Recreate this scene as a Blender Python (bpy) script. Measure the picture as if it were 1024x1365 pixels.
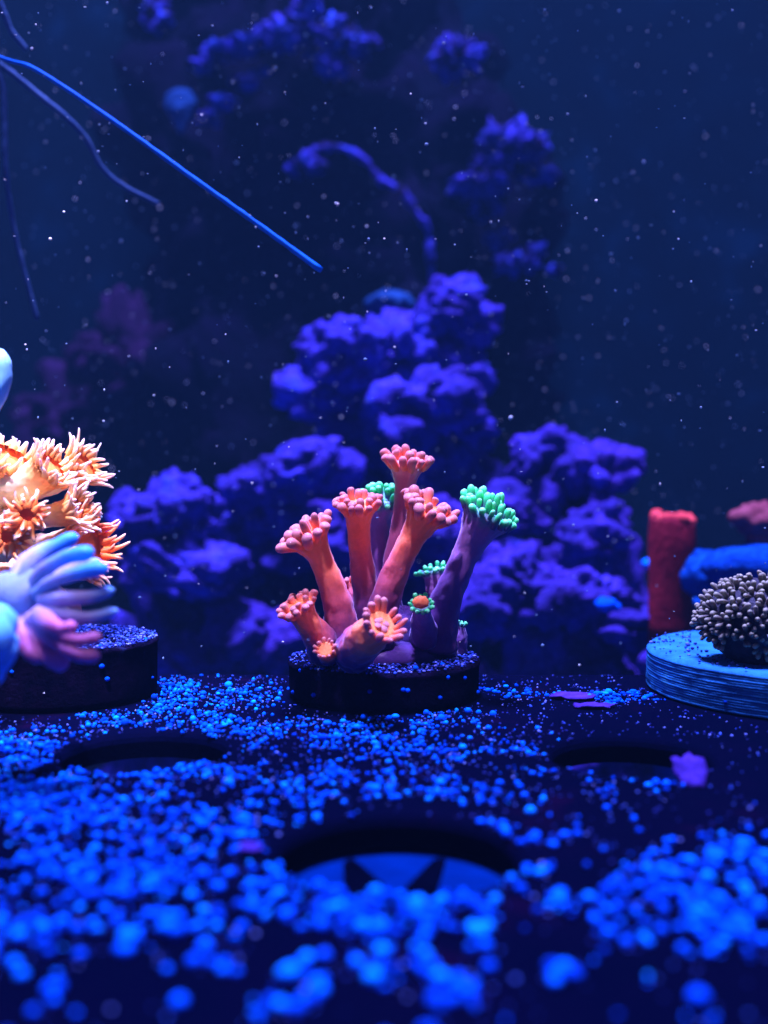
import bpy, bmesh, math, random
import numpy as np
from mathutils import Vector, Matrix, noise

S = 0.001                       # everything below is measured in millimetres
random.seed(7)
rng = np.random.default_rng(7)
for o in list(bpy.data.objects):
    bpy.data.objects.remove(o)
sc = bpy.context.scene
COL = sc.collection

# ------------------------------------------------------------------ camera
CAM_H = 33.5                    # lens height above the rack
F = 1450.0                      # focal length in pixels of the 1365 px tall frame
cam = bpy.data.cameras.new('camera')
cam_o = bpy.data.objects.new('camera', cam)
COL.objects.link(cam_o)
cam.sensor_fit = 'VERTICAL'
cam.sensor_height = 36.0
cam.lens = 36.0 * F / 1365.0
cam.shift_y = -42.5 / 1365.0
cam_o.location = (0, 0, CAM_H * S)
cam_o.rotation_euler = (math.radians(90), 0, 0)
cam.clip_start = 0.005
cam.clip_end = 10
cam.dof.use_dof = True
cam.dof.focus_distance = 166 * S
cam.dof.aperture_fstop = 17.0
sc.camera = cam_o

# ------------------------------------------------------------------ world, lamps, exposure
w = bpy.data.worlds.new('World')
sc.world = w
w.use_nodes = True
bg = w.node_tree.nodes['Background']
bg.inputs[0].default_value = (0.17, 0.12, 0.75, 1)
bg.inputs[1].default_value = 0.24

def area(name, loc, target, size, power, color):
    l = bpy.data.lights.new(name, 'AREA')
    l.shape = 'DISK'
    l.size = size * S
    l.energy = power
    l.color = color
    o = bpy.data.objects.new(name, l)
    COL.objects.link(o)
    o.location = Vector(loc) * S
    o.rotation_euler = (Vector(target) - Vector(loc)).to_track_quat('-Z', 'Y').to_euler()
    return o

# the tank's LED fixture hangs over the water: one wide blue cluster and a narrow lamp at left; the central spot is added
area('reef_lamp', (-40, 235, 1100), (0, 260, 0), 240, 86.0, (0.33, 0.29, 1.0))
def narrow_spot(name, loc, target, deg, power, color):
    l = bpy.data.lights.new(name, 'SPOT')
    l.energy = power; l.color = color
    l.spot_size = math.radians(deg); l.spot_blend = 1.0; l.shadow_soft_size = 0.012
    o = bpy.data.objects.new(name, l); COL.objects.link(o)
    o.location = Vector(loc) * S
    o.rotation_euler = (Vector(target) - Vector(loc)).to_track_quat('-Z', 'Y').to_euler()
narrow_spot('coral_spot', (-70, -60, 600), (-60, 152, 34), 10.0, 84.0, (0.62, 0.45, 1.0))
narrow_spot('coral_spot', (-35, -50, 590), (2, 166, 34), 7.5, 44.0, (0.56, 0.36, 1.0))  # added spot, brightens the fronts of the central coral

sc.view_settings.view_transform = 'Standard'
sc.view_settings.look = 'None'
sc.view_settings.exposure = 0
sc.view_settings.gamma = 1
sc.cycles.use_denoising = True
sc.cycles.volume_bounces = 0
sc.cycles.max_bounces = 6
sc.cycles.sample_clamp_indirect = 4

# ------------------------------------------------------------------ helpers
def P(px, py, d):
    """point at distance d (mm) from the lens plane, from its measured place"""
    return Vector(((px - 512) / F * d, d, CAM_H + (640 - py) / F * d))

def nmath(nt, op, a, b=None):
    n = nt.nodes.new('ShaderNodeMath'); n.operation = op
    for i, v in enumerate((a, b)):
        if v is None: continue
        if isinstance(v, (int, float)): n.inputs[i].default_value = v
        else: nt.links.new(v, n.inputs[i])
    return n.outputs[0]

def ramp(nt, fac, stops):
    r = nt.nodes.new('ShaderNodeValToRGB')
    e = r.color_ramp.elements
    while len(e) > 1: e.remove(e[-1])
    e[0].position, e[0].color = stops[0][0], (*stops[0][1], 1)
    for p, c in stops[1:]:
        x = e.new(p); x.color = (*c, 1)
    nt.links.new(fac, r.inputs[0])
    return r.outputs[0]

def noise_tex(nt, scale, detail=4, rough=0.6, coord='Object', vec=None):
    n = nt.nodes.new('ShaderNodeTexNoise')
    n.inputs['Scale'].default_value = scale
    n.inputs['Detail'].default_value = detail
    n.inputs['Roughness'].default_value = rough
    if vec is None:
        tc = nt.nodes.new('ShaderNodeTexCoord'); vec = tc.outputs[coord]
    nt.links.new(vec, n.inputs['Vector'])
    return n.outputs['Fac']

def mat(name, rough=0.6, spec=0.25):
    m = bpy.data.materials.new(name)
    m.use_nodes = True
    nt = m.node_tree
    b = nt.nodes['Principled BSDF']
    b.inputs['Roughness'].default_value = rough
    b.inputs['Specular IOR Level'].default_value = spec
    b.inputs['IOR'].default_value = 1.12            # against water, not air
    return m, nt, b

def bump(nt, b, height, dist, strength=1.0):
    n = nt.nodes.new('ShaderNodeBump')
    n.inputs['Distance'].default_value = dist
    n.inputs['Strength'].default_value = strength
    nt.links.new(height, n.inputs['Height'])
    nt.links.new(n.outputs[0], b.inputs['Normal'])

def mixc(nt, fac, a, b, mode='MIX'):
    n = nt.nodes.new('ShaderNodeMix'); n.data_type = 'RGBA'; n.blend_type = mode
    for i, v in ((0, fac), (6, a), (7, b)):
        if isinstance(v, (int, float)): n.inputs[i].default_value = v
        elif isinstance(v, tuple): n.inputs[i].default_value = (*v, 1)
        else: nt.links.new(v, n.inputs[i])
    return n.outputs[2]

def simple(name, c1, c2, scale, rough=0.7, spec=0.2, bmp=0.0, bscale=None):
    m, nt, b = mat(name, rough, spec)
    f = noise_tex(nt, scale)
    nt.links.new(ramp(nt, f, [(0.3, c1), (0.7, c2)]), b.inputs['Base Color'])
    if bmp: bump(nt, b, noise_tex(nt, bscale or scale * 3, 5, 0.7), bmp)
    return m

def flesh(name, stops, sss=0.5, rough=0.42, mottle=0.16, sheen=0.0, attr=True):
    """soft tissue: colour runs along the stalk or tentacle"""
    m, nt, b = mat(name, rough, 0.3)
    b.inputs['IOR'].default_value = 1.33
    if attr:
        a = nt.nodes.new('ShaderNodeAttribute'); a.attribute_name = 'along'; fac = a.outputs['Fac']
    else:
        fac = noise_tex(nt, 300)
    f2 = noise_tex(nt, 700, 3)
    fac2 = nmath(nt, 'ADD', fac, nmath(nt, 'MULTIPLY', nmath(nt, 'SUBTRACT', f2, 0.5), 0.22))
    c = ramp(nt, fac2, stops)
    mot = noise_tex(nt, 1800, 4, 0.7)
    oi = nt.nodes.new('ShaderNodeObjectInfo')
    k = nmath(nt, 'ADD', nmath(nt, 'MULTIPLY', mot, mottle * 2), 1 - mottle)
    k = nmath(nt, 'MULTIPLY', k, nmath(nt, 'ADD', nmath(nt, 'MULTIPLY', oi.outputs['Random'], 0.24), 0.88))
    cc = nt.nodes.new('ShaderNodeCombineColor')
    for i in range(3): nt.links.new(k, cc.inputs[i])
    c = mixc(nt, 1.0, c, cc.outputs[0], 'MULTIPLY')
    nt.links.new(c, b.inputs['Base Color'])
    b.inputs['Subsurface Weight'].default_value = sss
    b.inputs['Subsurface Radius'].default_value = (1.0, 0.5, 0.6)
    b.inputs['Subsurface Scale'].default_value = 0.0015
    b.inputs['Sheen Weight'].default_value = sheen
    b.inputs['Sheen Tint'].default_value = (0.75, 0.7, 1, 1)
    b.inputs['Sheen Roughness'].default_value = 0.35
    bump(nt, b, noise_tex(nt, 1500, 4, 0.65), 0.00014, 0.5)
    return m

def mesh_obj(name, verts, faces, material, parent=None, along=None, smooth=True):
    me = bpy.data.meshes.new(name)
    v = np.asarray(verts, dtype=np.float64) * S
    me.from_pydata(v.tolist(), [], faces if isinstance(faces, list) else faces.tolist())
    if smooth:
        me.polygons.foreach_set('use_smooth', [True] * len(me.polygons))
    if along is not None:
        at = me.attributes.new('along', 'FLOAT', 'POINT')
        at.data.foreach_set('value', np.asarray(along, dtype=np.float32))
    me.materials.append(material)
    me.update()
    return link(name, me, parent)

def link(name, me, parent=None):
    o = bpy.data.objects.new(name, me)
    COL.objects.link(o)
    if parent is not None: o.parent = parent
    return o

def thing(name, label, cat, loc, group=None):
    o = bpy.data.objects.new(name, None)
    o.empty_display_size = 0.005
    COL.objects.link(o)
    o.location = Vector(loc) * S
    return tag(o, label, cat, group)

def tag(o, label, cat, group=None):
    o['label'] = label; o['category'] = cat
    if group: o['group'] = group
    return o

def catmull(pts, n):
    pts = [Vector(p) for p in pts]
    ext = [pts[0] * 2 - pts[1]] + pts + [pts[-1] * 2 - pts[-2]]
    out = []
    segs = len(pts) - 1
    for i in range(n + 1):
        t = i / n * segs
        k = min(int(t), segs - 1); u = t - k
        p0, p1, p2, p3 = ext[k:k + 4]
        out.append(0.5 * ((2 * p1) + (p2 - p0) * u + (2 * p0 - 5 * p1 + 4 * p2 - p3) * u * u + (3 * p1 - p0 - 3 * p2 + p3) * u ** 3))
    return out

def frames(path):
    tang = []
    for i in range(len(path)):
        a = path[max(i - 1, 0)]; b = path[min(i + 1, len(path) - 1)]
        tang.append((b - a).normalized())
    ref = Vector((0, 1, 0)) if abs(tang[0].y) < 0.9 else Vector((1, 0, 0))
    u = tang[0].cross(ref).normalized()
    fr = []
    for t in tang:
        u = (u - t * u.dot(t)).normalized()
        fr.append((t, u, t.cross(u)))
    return fr

def sweep(path, radii, nseg=20, flute=0, wob=0.05, seed=0, tip='round'):
    """returns verts, faces, along; radii per path point"""
    fr = frames(path)
    verts, along = [], []
    n = len(path)
    for i, (p, (t, u, v)) in enumerate(zip(path, fr)):
        s = i / (n - 1)
        for k in range(nseg):
            a = 2 * math.pi * k / nseg
            dirv = u * math.cos(a) + v * math.sin(a)
            r = radii[i]
            q = p + dirv * r
            r *= 1 + wob * noise.noise(q * 0.55 + Vector((seed * 3.1, 0, 0))) * 2 + 0.4 * wob * noise.noise(q * 1.7 + Vector((seed, 5, 0))) * 2
            if flute: r *= 1 + 0.055 * math.cos(flute * a) * max(0, (s - 0.75) / 0.25)
            verts.append(p + dirv * r); along.append(s)
    faces = []
    for i in range(n - 1):
        for k in range(nseg):
            k2 = (k + 1) % nseg
            faces.append((i * nseg + k, i * nseg + k2, (i + 1) * nseg + k2, (i + 1) * nseg + k))
    faces.append(tuple(range(nseg))[::-1])
    base = (n - 1) * nseg
    faces.append(tuple(base + k for k in range(nseg)))
    return verts, faces, along

def interp(xs, ys, x):
    return float(np.interp(x, xs, ys))

def lathe(profile, nseg=48, close=True):
    verts, faces = [], []
    m = len(profile)
    for r, z in profile:
        for k in range(nseg):
            a = 2 * math.pi * k / nseg
            verts.append((r * math.cos(a), r * math.sin(a), z))
    for i in range(m - 1):
        for k in range(nseg):
            k2 = (k + 1) % nseg
            faces.append((i * nseg + k, i * nseg + k2, (i + 1) * nseg + k2, (i + 1) * nseg + k))
    if close:
        faces.append(tuple(range(nseg))[::-1])
        faces.append(tuple((m - 1) * nseg + k for k in range(nseg)))
    return verts, faces

def ico(sub):
    bm = bmesh.new()
    bmesh.ops.create_icosphere(bm, subdivisions=sub, radius=1)
    v = np.array([x.co[:] for x in bm.verts]); f = np.array([[y.index for y in x.verts] for x in bm.faces])
    bm.free()
    return v, f
ICO = {i: ico(i) for i in (1, 2, 3, 4, 5, 6)}

def scatter_mesh(name, pts, rad, sub, material, parent=None, squash=(1, 1, 0.8), jitter=0.15):
    """many little blobs in one mesh"""
    v, f = ICO[sub]
    pts = np.asarray(pts); rad = np.asarray(rad)
    n = len(pts)
    sq = np.asarray(squash)[None, None, :] * (1 + rng.uniform(-jitter, jitter, (n, 1, 3)))
    V = (v[None] * rad[:, None, None] * sq + pts[:, None, :]).reshape(-1, 3) * S
    Fc = (f[None] + (np.arange(n) * len(v))[:, None, None]).reshape(-1, 3)
    me = bpy.data.meshes.new(name)
    me.vertices.add(len(V)); me.vertices.foreach_set('co', V.ravel())
    me.loops.add(Fc.size); me.loops.foreach_set('vertex_index', Fc.ravel())
    me.polygons.add(len(Fc))
    me.polygons.foreach_set('loop_start', np.arange(0, Fc.size, 3))
    me.polygons.foreach_set('loop_total', np.full(len(Fc), 3))
    me.polygons.foreach_set('use_smooth', np.ones(len(Fc), bool))
    me.update(); me.validate()
    me.materials.append(material)
    o = link(name, me, parent)
    o['kind'] = 'stuff'
    return o

def lump_arrays(blobs, sub, seed, f0=0.06, a1=0.35, a2=0.3, octs=4, floor=None, shelf=0.0, period=15.0):
    """knobbly rock: ellipsoids pushed about by billowing noise. blobs = (centre, radii)"""
    VV, FF = [], []
    off = 0
    v0, f = ICO[sub]
    for bi, (c, r) in enumerate(blobs):
        r = Vector(r); c = Vector(c)
        rm = min(r)
        sd = Vector((seed * 7.3 + bi * 3.7, seed * 2.9, bi * 5.1))
        out = np.empty((len(v0), 3))
        for i, n in enumerate(v0):
            n = Vector(n)
            p = Vector((n.x * r.x, n.y * r.y, n.z * r.z))
            q = p * f0 + sd
            wv = noise.noise_vector(q * 0.8)
            q2 = q + wv * 0.6
            d = 0.0; amp = 1.0; fr = 1.6
            for _ in range(octs):
                d += amp * (abs(noise.noise(q2 * fr)) - 0.22); amp *= 0.55; fr *= 2.05
            p = p + wv * (rm * a1) + n * (rm * a2 * d * 2)
            pz = p + c
            if shelf:                                # overhanging shelves, as eroded reef rock has
                h = Vector((n.x, n.y, 0))
                ph = (pz.z + 6 * noise.noise(pz * 0.07 + sd) + 3 * noise.noise(pz * 0.2)) / (period * (1 + 0.3 * noise.noise(pz * 0.03)))
                saw = ph - math.floor(ph)
                saw = saw / 0.82 if saw < 0.82 else (1 - saw) / 0.18
                pit = max(0.0, noise.noise(pz * 0.13 + sd) - 0.18)
                pz = pz + h * ((saw - 0.5) * shelf) - n * pit * shelf * 2.2
            if floor is not None and pz.z < floor: pz.z = floor
            out[i] = pz
        VV.append(out); FF.append(f + off); off += len(v0)
    return np.concatenate(VV), np.concatenate(FF)

# ------------------------------------------------------------------ materials
def rock_material(name, low, mid, high, patch=48, bare_c=(0.04, 0.03, 0.26)):
    m, nt, b = mat(name, 0.85, 0.1)
    f = noise_tex(nt, 70, 5, 0.65)
    c = ramp(nt, f, [(0.3, low), (0.5, mid), (0.68, high)])
    f2 = noise_tex(nt, 420, 5, 0.7)
    c2 = ramp(nt, f2, [(0.36, (0.32, 0.28, 0.45)), (0.58, (1.2, 1.15, 1.1))])
    c = mixc(nt, 1.0, c, c2, 'MULTIPLY')
    bare = ramp(nt, noise_tex(nt, patch, 6, 0.62), [(0.46, (0, 0, 0)), (0.60, (1, 1, 1))])
    c = mixc(nt, bare, c, bare_c)
    nt.links.new(c, b.inputs['Base Color'])
    h = nmath(nt, 'ADD', noise_tex(nt, 260, 6, 0.7), nmath(nt, 'MULTIPLY', noise_tex(nt, 900, 4, 0.7), 0.4))
    bump(nt, b, h, 0.004, 0.9)
    return m

M = {}
M['rock'] = rock_material('coralline_rock', (0.045, 0.03, 0.25), (0.075, 0.065, 0.60), (0.06, 0.11, 0.85))
M['rock_violet'] = rock_material('violet_rock', (0.045, 0.022, 0.20), (0.08, 0.05, 0.48), (0.08, 0.075, 0.72))
M['rock_shaded'] = rock_material('shaded_column_rock', (0.002, 0.003, 0.008), (0.003, 0.003, 0.012), (0.005, 0.004, 0.018), 48, (0.002, 0.003, 0.009))  # far column body, its shade put into the colour
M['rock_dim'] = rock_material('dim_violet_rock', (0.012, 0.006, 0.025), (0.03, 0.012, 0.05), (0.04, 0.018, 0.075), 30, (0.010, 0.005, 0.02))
M['rock_blue'] = rock_material('blue_rock', (0.004, 0.05, 0.26), (0.005, 0.10, 0.45), (0.008, 0.15, 0.55), 48, (0.003, 0.06, 0.34))
M['ledge'] = rock_material('lit_ledge_rock', (0.035, 0.03, 0.26), (0.07, 0.075, 0.60), (0.05, 0.16, 0.80), 110, (0.012, 0.008, 0.03))  # tops of the far column that catch light, painted brighter
M['sand'] = simple('dark_sand', (0.01, 0.03, 0.12), (0.02, 0.05, 0.2), 60, 0.9, 0.1, 0.002)
m, nt, b = mat('tank_pane', 0.8, 0.02)
f = noise_tex(nt, 14, 3, 0.5)
f2 = noise_tex(nt, 40, 3, 0.5)
c = ramp(nt, nmath(nt, 'ADD', nmath(nt, 'MULTIPLY', f, 0.5), nmath(nt, 'MULTIPLY', f2, 0.5)), [(0.42, (0.0002, 0.002, 0.003)), (0.55, (0.0002, 0.003, 0.005)), (0.66, (0.0006, 0.008, 0.016))])
nt.links.new(c, b.inputs['Base Color'])
M['pane'] = m

m, nt, b = mat('rack_plastic', 0.85, 0.02)
f = noise_tex(nt, 90, 6, 0.7)
c = ramp(nt, f, [(0.35, (0.0003, 0.001, 0.008)), (0.6, (0.0008, 0.001, 0.009)), (0.75, (0.005, 0.001, 0.012))])
nt.links.new(c, b.inputs['Base Color'])
bump(nt, b, noise_tex(nt, 1500, 5, 0.75), 0.0004, 0.8)
M['rack'] = m
M['tray'] = simple('tray', (0.0, 0.010, 0.07), (0.0, 0.02, 0.13), 120, 0.8, 0.02, 0.0004, 600)
M['black'] = simple('black_plastic', (0.0003, 0.0006, 0.004), (0.0005, 0.001, 0.006), 200, 0.8, 0.03, 0.0002, 1500)

M['black'].node_tree.nodes['Principled BSDF'].inputs['IOR'].default_value = 1.01

m, nt, b = mat('bead_skin', 0.6, 0.1)
g = nt.nodes.new('ShaderNodeNewGeometry')
oi = nt.nodes.new('ShaderNodeObjectInfo')
rr = nmath(nt, 'FRACT', nmath(nt, 'ADD', g.outputs['Random Per Island'], oi.outputs['Random']))
c = ramp(nt, rr, [(0.0, (0.001, 0.03, 0.25)), (0.25, (0.001, 0.065, 0.5)), (0.75, (0.001, 0.14, 0.8)), (1.0, (0.003, 0.32, 0.95))])
nt.links.new(c, b.inputs['Base Color'])
b.inputs['Subsurface Weight'].default_value = 0.3
b.inputs['Subsurface Radius'].default_value = (0.2, 0.5, 1.0)
b.inputs['Subsurface Scale'].default_value = 0.0006
M['bead'] = m

m, nt, b = mat('grit', 0.4, 0.4)
g = nt.nodes.new('ShaderNodeNewGeometry')
c = ramp(nt, g.outputs['Random Per Island'], [(0.0, (0.004, 0.01, 0.07)), (0.5, (0.02, 0.035, 0.22)), (0.85, (0.03, 0.11, 0.5)), (1.0, (0.2, 0.3, 0.7))])
nt.links.new(c, b.inputs['Base Color'])
M['grit'] = m

m, nt, b = mat('plug_ceramic', 0.75, 0.04)
f = noise_tex(nt, 300, 5, 0.7)
nt.links.new(ramp(nt, f, [(0.4, (0.0015, 0.002, 0.010)), (0.6, (0.005, 0.003, 0.016)), (0.72, (0.010, 0.016, 0.06))]), b.inputs['Base Color'])
bump(nt, b, noise_tex(nt, 1400, 6, 0.75), 0.0006, 1.0)
M['plug'] = m

m, nt, b = mat('blue_plug_ceramic', 0.6, 0.25)
f = noise_tex(nt, 160, 5, 0.7)
nt.links.new(ramp(nt, f, [(0.35, (0.015, 0.15, 0.36)), (0.6, (0.025, 0.25, 0.50)), (0.75, (0.05, 0.32, 0.36))]), b.inputs['Base Color'])
bump(nt, b, noise_tex(nt, 1200, 6, 0.75), 0.0003, 1.0)
M['plug_blue'] = m

# corals
ORANGE = (0.98, 0.24, 0.07); MAUVE = (0.30, 0.07, 0.22); PINK = (0.95, 0.36, 0.22)
M['stalk_orange'] = flesh('orange_stalk', [(0.0, (0.05, 0.02, 0.10)), (0.24, (0.14, 0.035, 0.12)), (0.46, (0.58, 0.14, 0.13)), (0.68, (0.98, 0.27, 0.10)), (1.0, (1.0, 0.33, 0.08))], sheen=0.35)  # purple foot tissue, darkened further for the shade under the crowns
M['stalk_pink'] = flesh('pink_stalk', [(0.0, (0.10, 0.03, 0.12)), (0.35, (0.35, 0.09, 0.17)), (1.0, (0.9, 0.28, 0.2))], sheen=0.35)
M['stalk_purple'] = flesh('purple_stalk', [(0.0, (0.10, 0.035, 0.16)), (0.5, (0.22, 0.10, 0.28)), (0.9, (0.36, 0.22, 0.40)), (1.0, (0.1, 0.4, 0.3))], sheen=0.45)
M['tent_pink'] = flesh('pink_tentacle', [(0.0, (1.0, 0.28, 0.08)), (0.35, (0.72, 0.21, 0.11)), (0.8, (0.44, 0.19, 0.15)), (1.0, (0.46, 0.22, 0.18))], sheen=0.2)
M['tent_green'] = flesh('green_tentacle', [(0.0, (0.1, 0.12, 0.22)), (0.35, (0.06, 0.42, 0.2)), (0.7, (0.05, 0.95, 0.22)), (1.0, (0.2, 1.0, 0.36))], sss=0.2)
M['disc_orange'] = flesh('oral_disc', [(0.0, (1.0, 0.28, 0.06)), (1.0, (1.0, 0.36, 0.12))], attr=False)
M['mound'] = flesh('coral_tissue', [(0.25, (0.025, 0.012, 0.07)), (0.75, (0.05, 0.022, 0.12))], attr=False, sheen=0.35)  # tissue colour, lowered to carry the shade under the crowns
M['anem_stalk'] = flesh('pale_orange_stalk', [(0.0, (1.0, 0.58, 0.20)), (0.55, (1.0, 0.80, 0.40)), (0.8, (1.0, 0.52, 0.14)), (1.0, (0.98, 0.30, 0.05))], mottle=0.06, sss=0.45)
M['anem_tent'] = flesh('pale_orange_tentacle', [(0.0, (1.0, 0.42, 0.08)), (0.4, (1.0, 0.60, 0.24)), (1.0, (1.0, 0.82, 0.55))], mottle=0.06)
M['anem_tent_deep'] = flesh('deep_orange_tentacle', [(0.0, (1.0, 0.22, 0.03)), (0.5, (1.0, 0.32, 0.07)), (1.0, (1.0, 0.64, 0.34))], mottle=0.06)
M['big_blue'] = flesh('blue_polyp', [(0.0, (0.14, 0.30, 0.52)), (0.45, (0.22, 0.28, 0.50)), (0.75, (0.06, 0.38, 0.75)), (1.0, (0.05, 0.48, 0.85))], mottle=0.08, sss=0.7)
M['big_pink'] = flesh('pink_polyp', [(0.0, (0.24, 0.24, 0.46)), (0.5, (0.50, 0.16, 0.32)), (1.0, (0.58, 0.22, 0.38))], mottle=0.08, sss=0.7)
M['big_pale'] = flesh('pale_polyp', [(0.0, (0.20, 0.26, 0.48)), (0.6, (0.32, 0.32, 0.46)), (1.0, (0.12, 0.42, 0.66))], mottle=0.08, sss=0.7)
M['lobe'] = flesh('pale_lobe', [(0.0, (0.05, 0.45, 0.8)), (0.5, (0.1, 0.6, 0.9)), (1.0, (0.35, 0.85, 0.95))], mottle=0.08, sss=0.4)
M['grey_tent'] = flesh('grey_tentacle', [(0.0, (0.04, 0.04, 0.03)), (0.5, (0.13, 0.13, 0.09)), (1.0, (0.32, 0.36, 0.20))], sss=0.15)
M['grey_core'] = simple('coral_core', (0.03, 0.03, 0.04), (0.08, 0.09, 0.1), 400, 0.8, 0.1, 0.0008, 800)
M['red'] = simple('red_sponge_shaded', (0.14, 0.008, 0.02), (0.32, 0.02, 0.03), 120, 0.8, 0.1, 0.001, 500)  # sponge side, shade painted in as a darker red
M['red_lit_rim'] = simple('red_sponge_lit_rim', (0.6, 0.05, 0.05), (0.9, 0.10, 0.08), 160, 0.8, 0.1, 0.001, 500)  # lit top edge of the sponge, painted a brighter red
M['pinkcoral'] = simple('pink_crust', (0.18, 0.04, 0.05), (0.30, 0.09, 0.10), 150, 0.8, 0.1, 0.001, 600)
M['scrap'] = simple('violet_scrap', (0.03, 0.015, 0.16), (0.07, 0.035, 0.34), 500, 0.7, 0.2, 0.0003, 1500)
M['strand'] = simple('blue_strand', (0.004, 0.14, 0.50), (0.008, 0.20, 0.65), 300, 0.5, 0.3)
M['strand_faint'] = simple('grey_strand', (0.03, 0.08, 0.16), (0.06, 0.13, 0.22), 150, 0.6, 0.2)
M['fan'] = simple('fan_skin', (0.004, 0.025, 0.08), (0.01, 0.06, 0.17), 150, 0.7, 0.2, 0.0006)
m, nt, b = mat('drifting_speck', 0.7, 0.2)
g = nt.nodes.new('ShaderNodeNewGeometry')
nt.links.new(ramp(nt, g.outputs['Random Per Island'], [(0, (0.05, 0.12, 0.18)), (0.6, (0.15, 0.28, 0.35)), (1, (0.8, 0.95, 0.75))]), b.inputs['Base Color'])
M['speck'] = m

# ------------------------------------------------------------------ the tank
def sheet(name, corners, material):
    o = mesh_obj(name, corners, [(0, 1, 2, 3)], material, smooth=False)
    o['kind'] = 'structure'
    return o
sheet('tank_floor', [(-700, -100, -120), (700, -100, -120), (700, 640, -120), (-700, 640, -120)], M['sand'])
sheet('tank_back_wall', [(-700, 640, -120), (700, 640, -120), (700, 640, 380), (-700, 640, 380)], M['pane'])

# ------------------------------------------------------------------ frag rack
RX0, RX1, RY0, RY1 = -130, 130, 40, 187
HOLES = [(1.2, 98, 10.6), (-29.5, 134, 10.0), (30, 132, 9.4)]
rack = thing('frag_rack', 'dark plastic coral rack with round holes, crusted all over with blue beads', 'rack', (0, 114, -3.5))
RO = Vector((0, 114, -3.5))
bm = bmesh.new()
edges = []
def loop(pts, z):
    vs = [bm.verts.new((x * S, y * S, z * S)) for x, y in pts]
    return vs, [bm.edges.new((vs[i], vs[(i + 1) % len(vs)])) for i in range(len(vs))]
nb = 26
outer = [(RX0 + (RX1 - RX0) * i / nb, RY0) for i in range(nb)] + [(RX1, RY0 + (RY1 - RY0) * i / 14) for i in range(14)] + \
        [(RX1 - (RX1 - RX0) * i / nb, RY1 + 0.5 * math.sin(i * 1.7)) for i in range(nb)] + [(RX0, RY1 - (RY1 - RY0) * i / 14) for i in range(14)]
outer = [(x, y - 114) for x, y in outer]
ov, oe = loop(outer, 3.5)
edges += oe
rims = []
for hx, hy, hr in HOLES:
    pts = [((hr + 1.3) * math.cos(2 * math.pi * k / 56) + hx, (hr + 1.3) * math.sin(2 * math.pi * k / 56) + hy - 114) for k in range(56)]
    vs, es = loop(pts, 3.5)
    edges += es; rims.append((vs, hx, hy - 114, hr))
bmesh.ops.triangle_fill(bm, use_beauty=True, use_dissolve=False, edges=edges)
def down(vs, newpts):
    nv = [bm.verts.new(p) for p in newpts]
    for i in range(len(vs)):
        j = (i + 1) % len(vs)
        bm.faces.new((vs[i], vs[j], nv[j], nv[i]))
    return nv
down(ov, [(v.co.x, v.co.y, 0.3 * S) for v in ov])
for vs, hx, hy, hr in rims:
    cur = vs
    for r, z in ((hr + 0.8, 3.38), (hr + 0.3, 3.0), (hr, 2.4), (hr, 0.3)):
        cur = down(cur, [((hx + r * math.cos(2 * math.pi * k / 56)) * S, (hy + r * math.sin(2 * math.pi * k / 56)) * S, z * S) for k in range(56)])
bmesh.ops.recalc_face_normals(bm, faces=bm.faces)
me = bpy.data.meshes.new('plate'); bm.to_mesh(me); bm.free()
me.materials.append(M['rack'])
link('plate', me, rack)

def box_arrays(c, h):
    c = Vector(c)
    v = [(c.x + sx * h[0], c.y + sy * h[1], c.z + sz * h[2]) for sx in (-1, 1) for sy in (-1, 1) for sz in (-1, 1)]
    f = [(0, 1, 3, 2), (4, 6, 7, 5), (0, 4, 5, 1), (2, 3, 7, 6), (0, 2, 6, 4), (1, 5, 7, 3)]
    return v, f
v, f = box_arrays((1, -17, -0.8), (17, 16, 0.5))
mesh_obj('lower_tray', v, f, M['tray'], rack, smooth=False)
def under(px, py):                                   # a spot on the tray, 3.8 below the rack top
    d = F * (CAM_H + 3.8) / (py - 640)
    return ((px - 512) / F * d, d - 114)
for tri in ([(458, 1156), (470, 1150), (512, 1186), (506, 1200), (458, 1203)], [(594, 1150), (578, 1152), (540, 1190), (546, 1202), (580, 1200)]):
    pts = [under(*q) for q in tri]                   # dark slanting wedges on the tray, seen through the hole
    n = len(pts)
    vv = [(x, y, -0.3) for x, y in pts] + [(x, y, 0.2) for x, y in pts]
    mesh_obj('dark_wedge', vv, [tuple(range(n))[::-1], tuple(range(n, 2 * n))] + [(i, (i + 1) % n, n + (i + 1) % n, n + i) for i in range(n)], M['black'], rack, smooth=False)
for sx in (-1, 1):
    for yy in (-60, 60):
        v, f = lathe([(5, -116.5), (5, -1.3)], 16)
        o = mesh_obj('leg', v, f, M['black'], rack)
        o.location = (sx * 118 * S, yy * S, 0)

# ------------------------------------------------------------------ beads growing on the rack
PLUGS = [(0, 170, 15.2), (-50.5, 170, 15.2), (69.5, 173, 27.2)]
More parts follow.
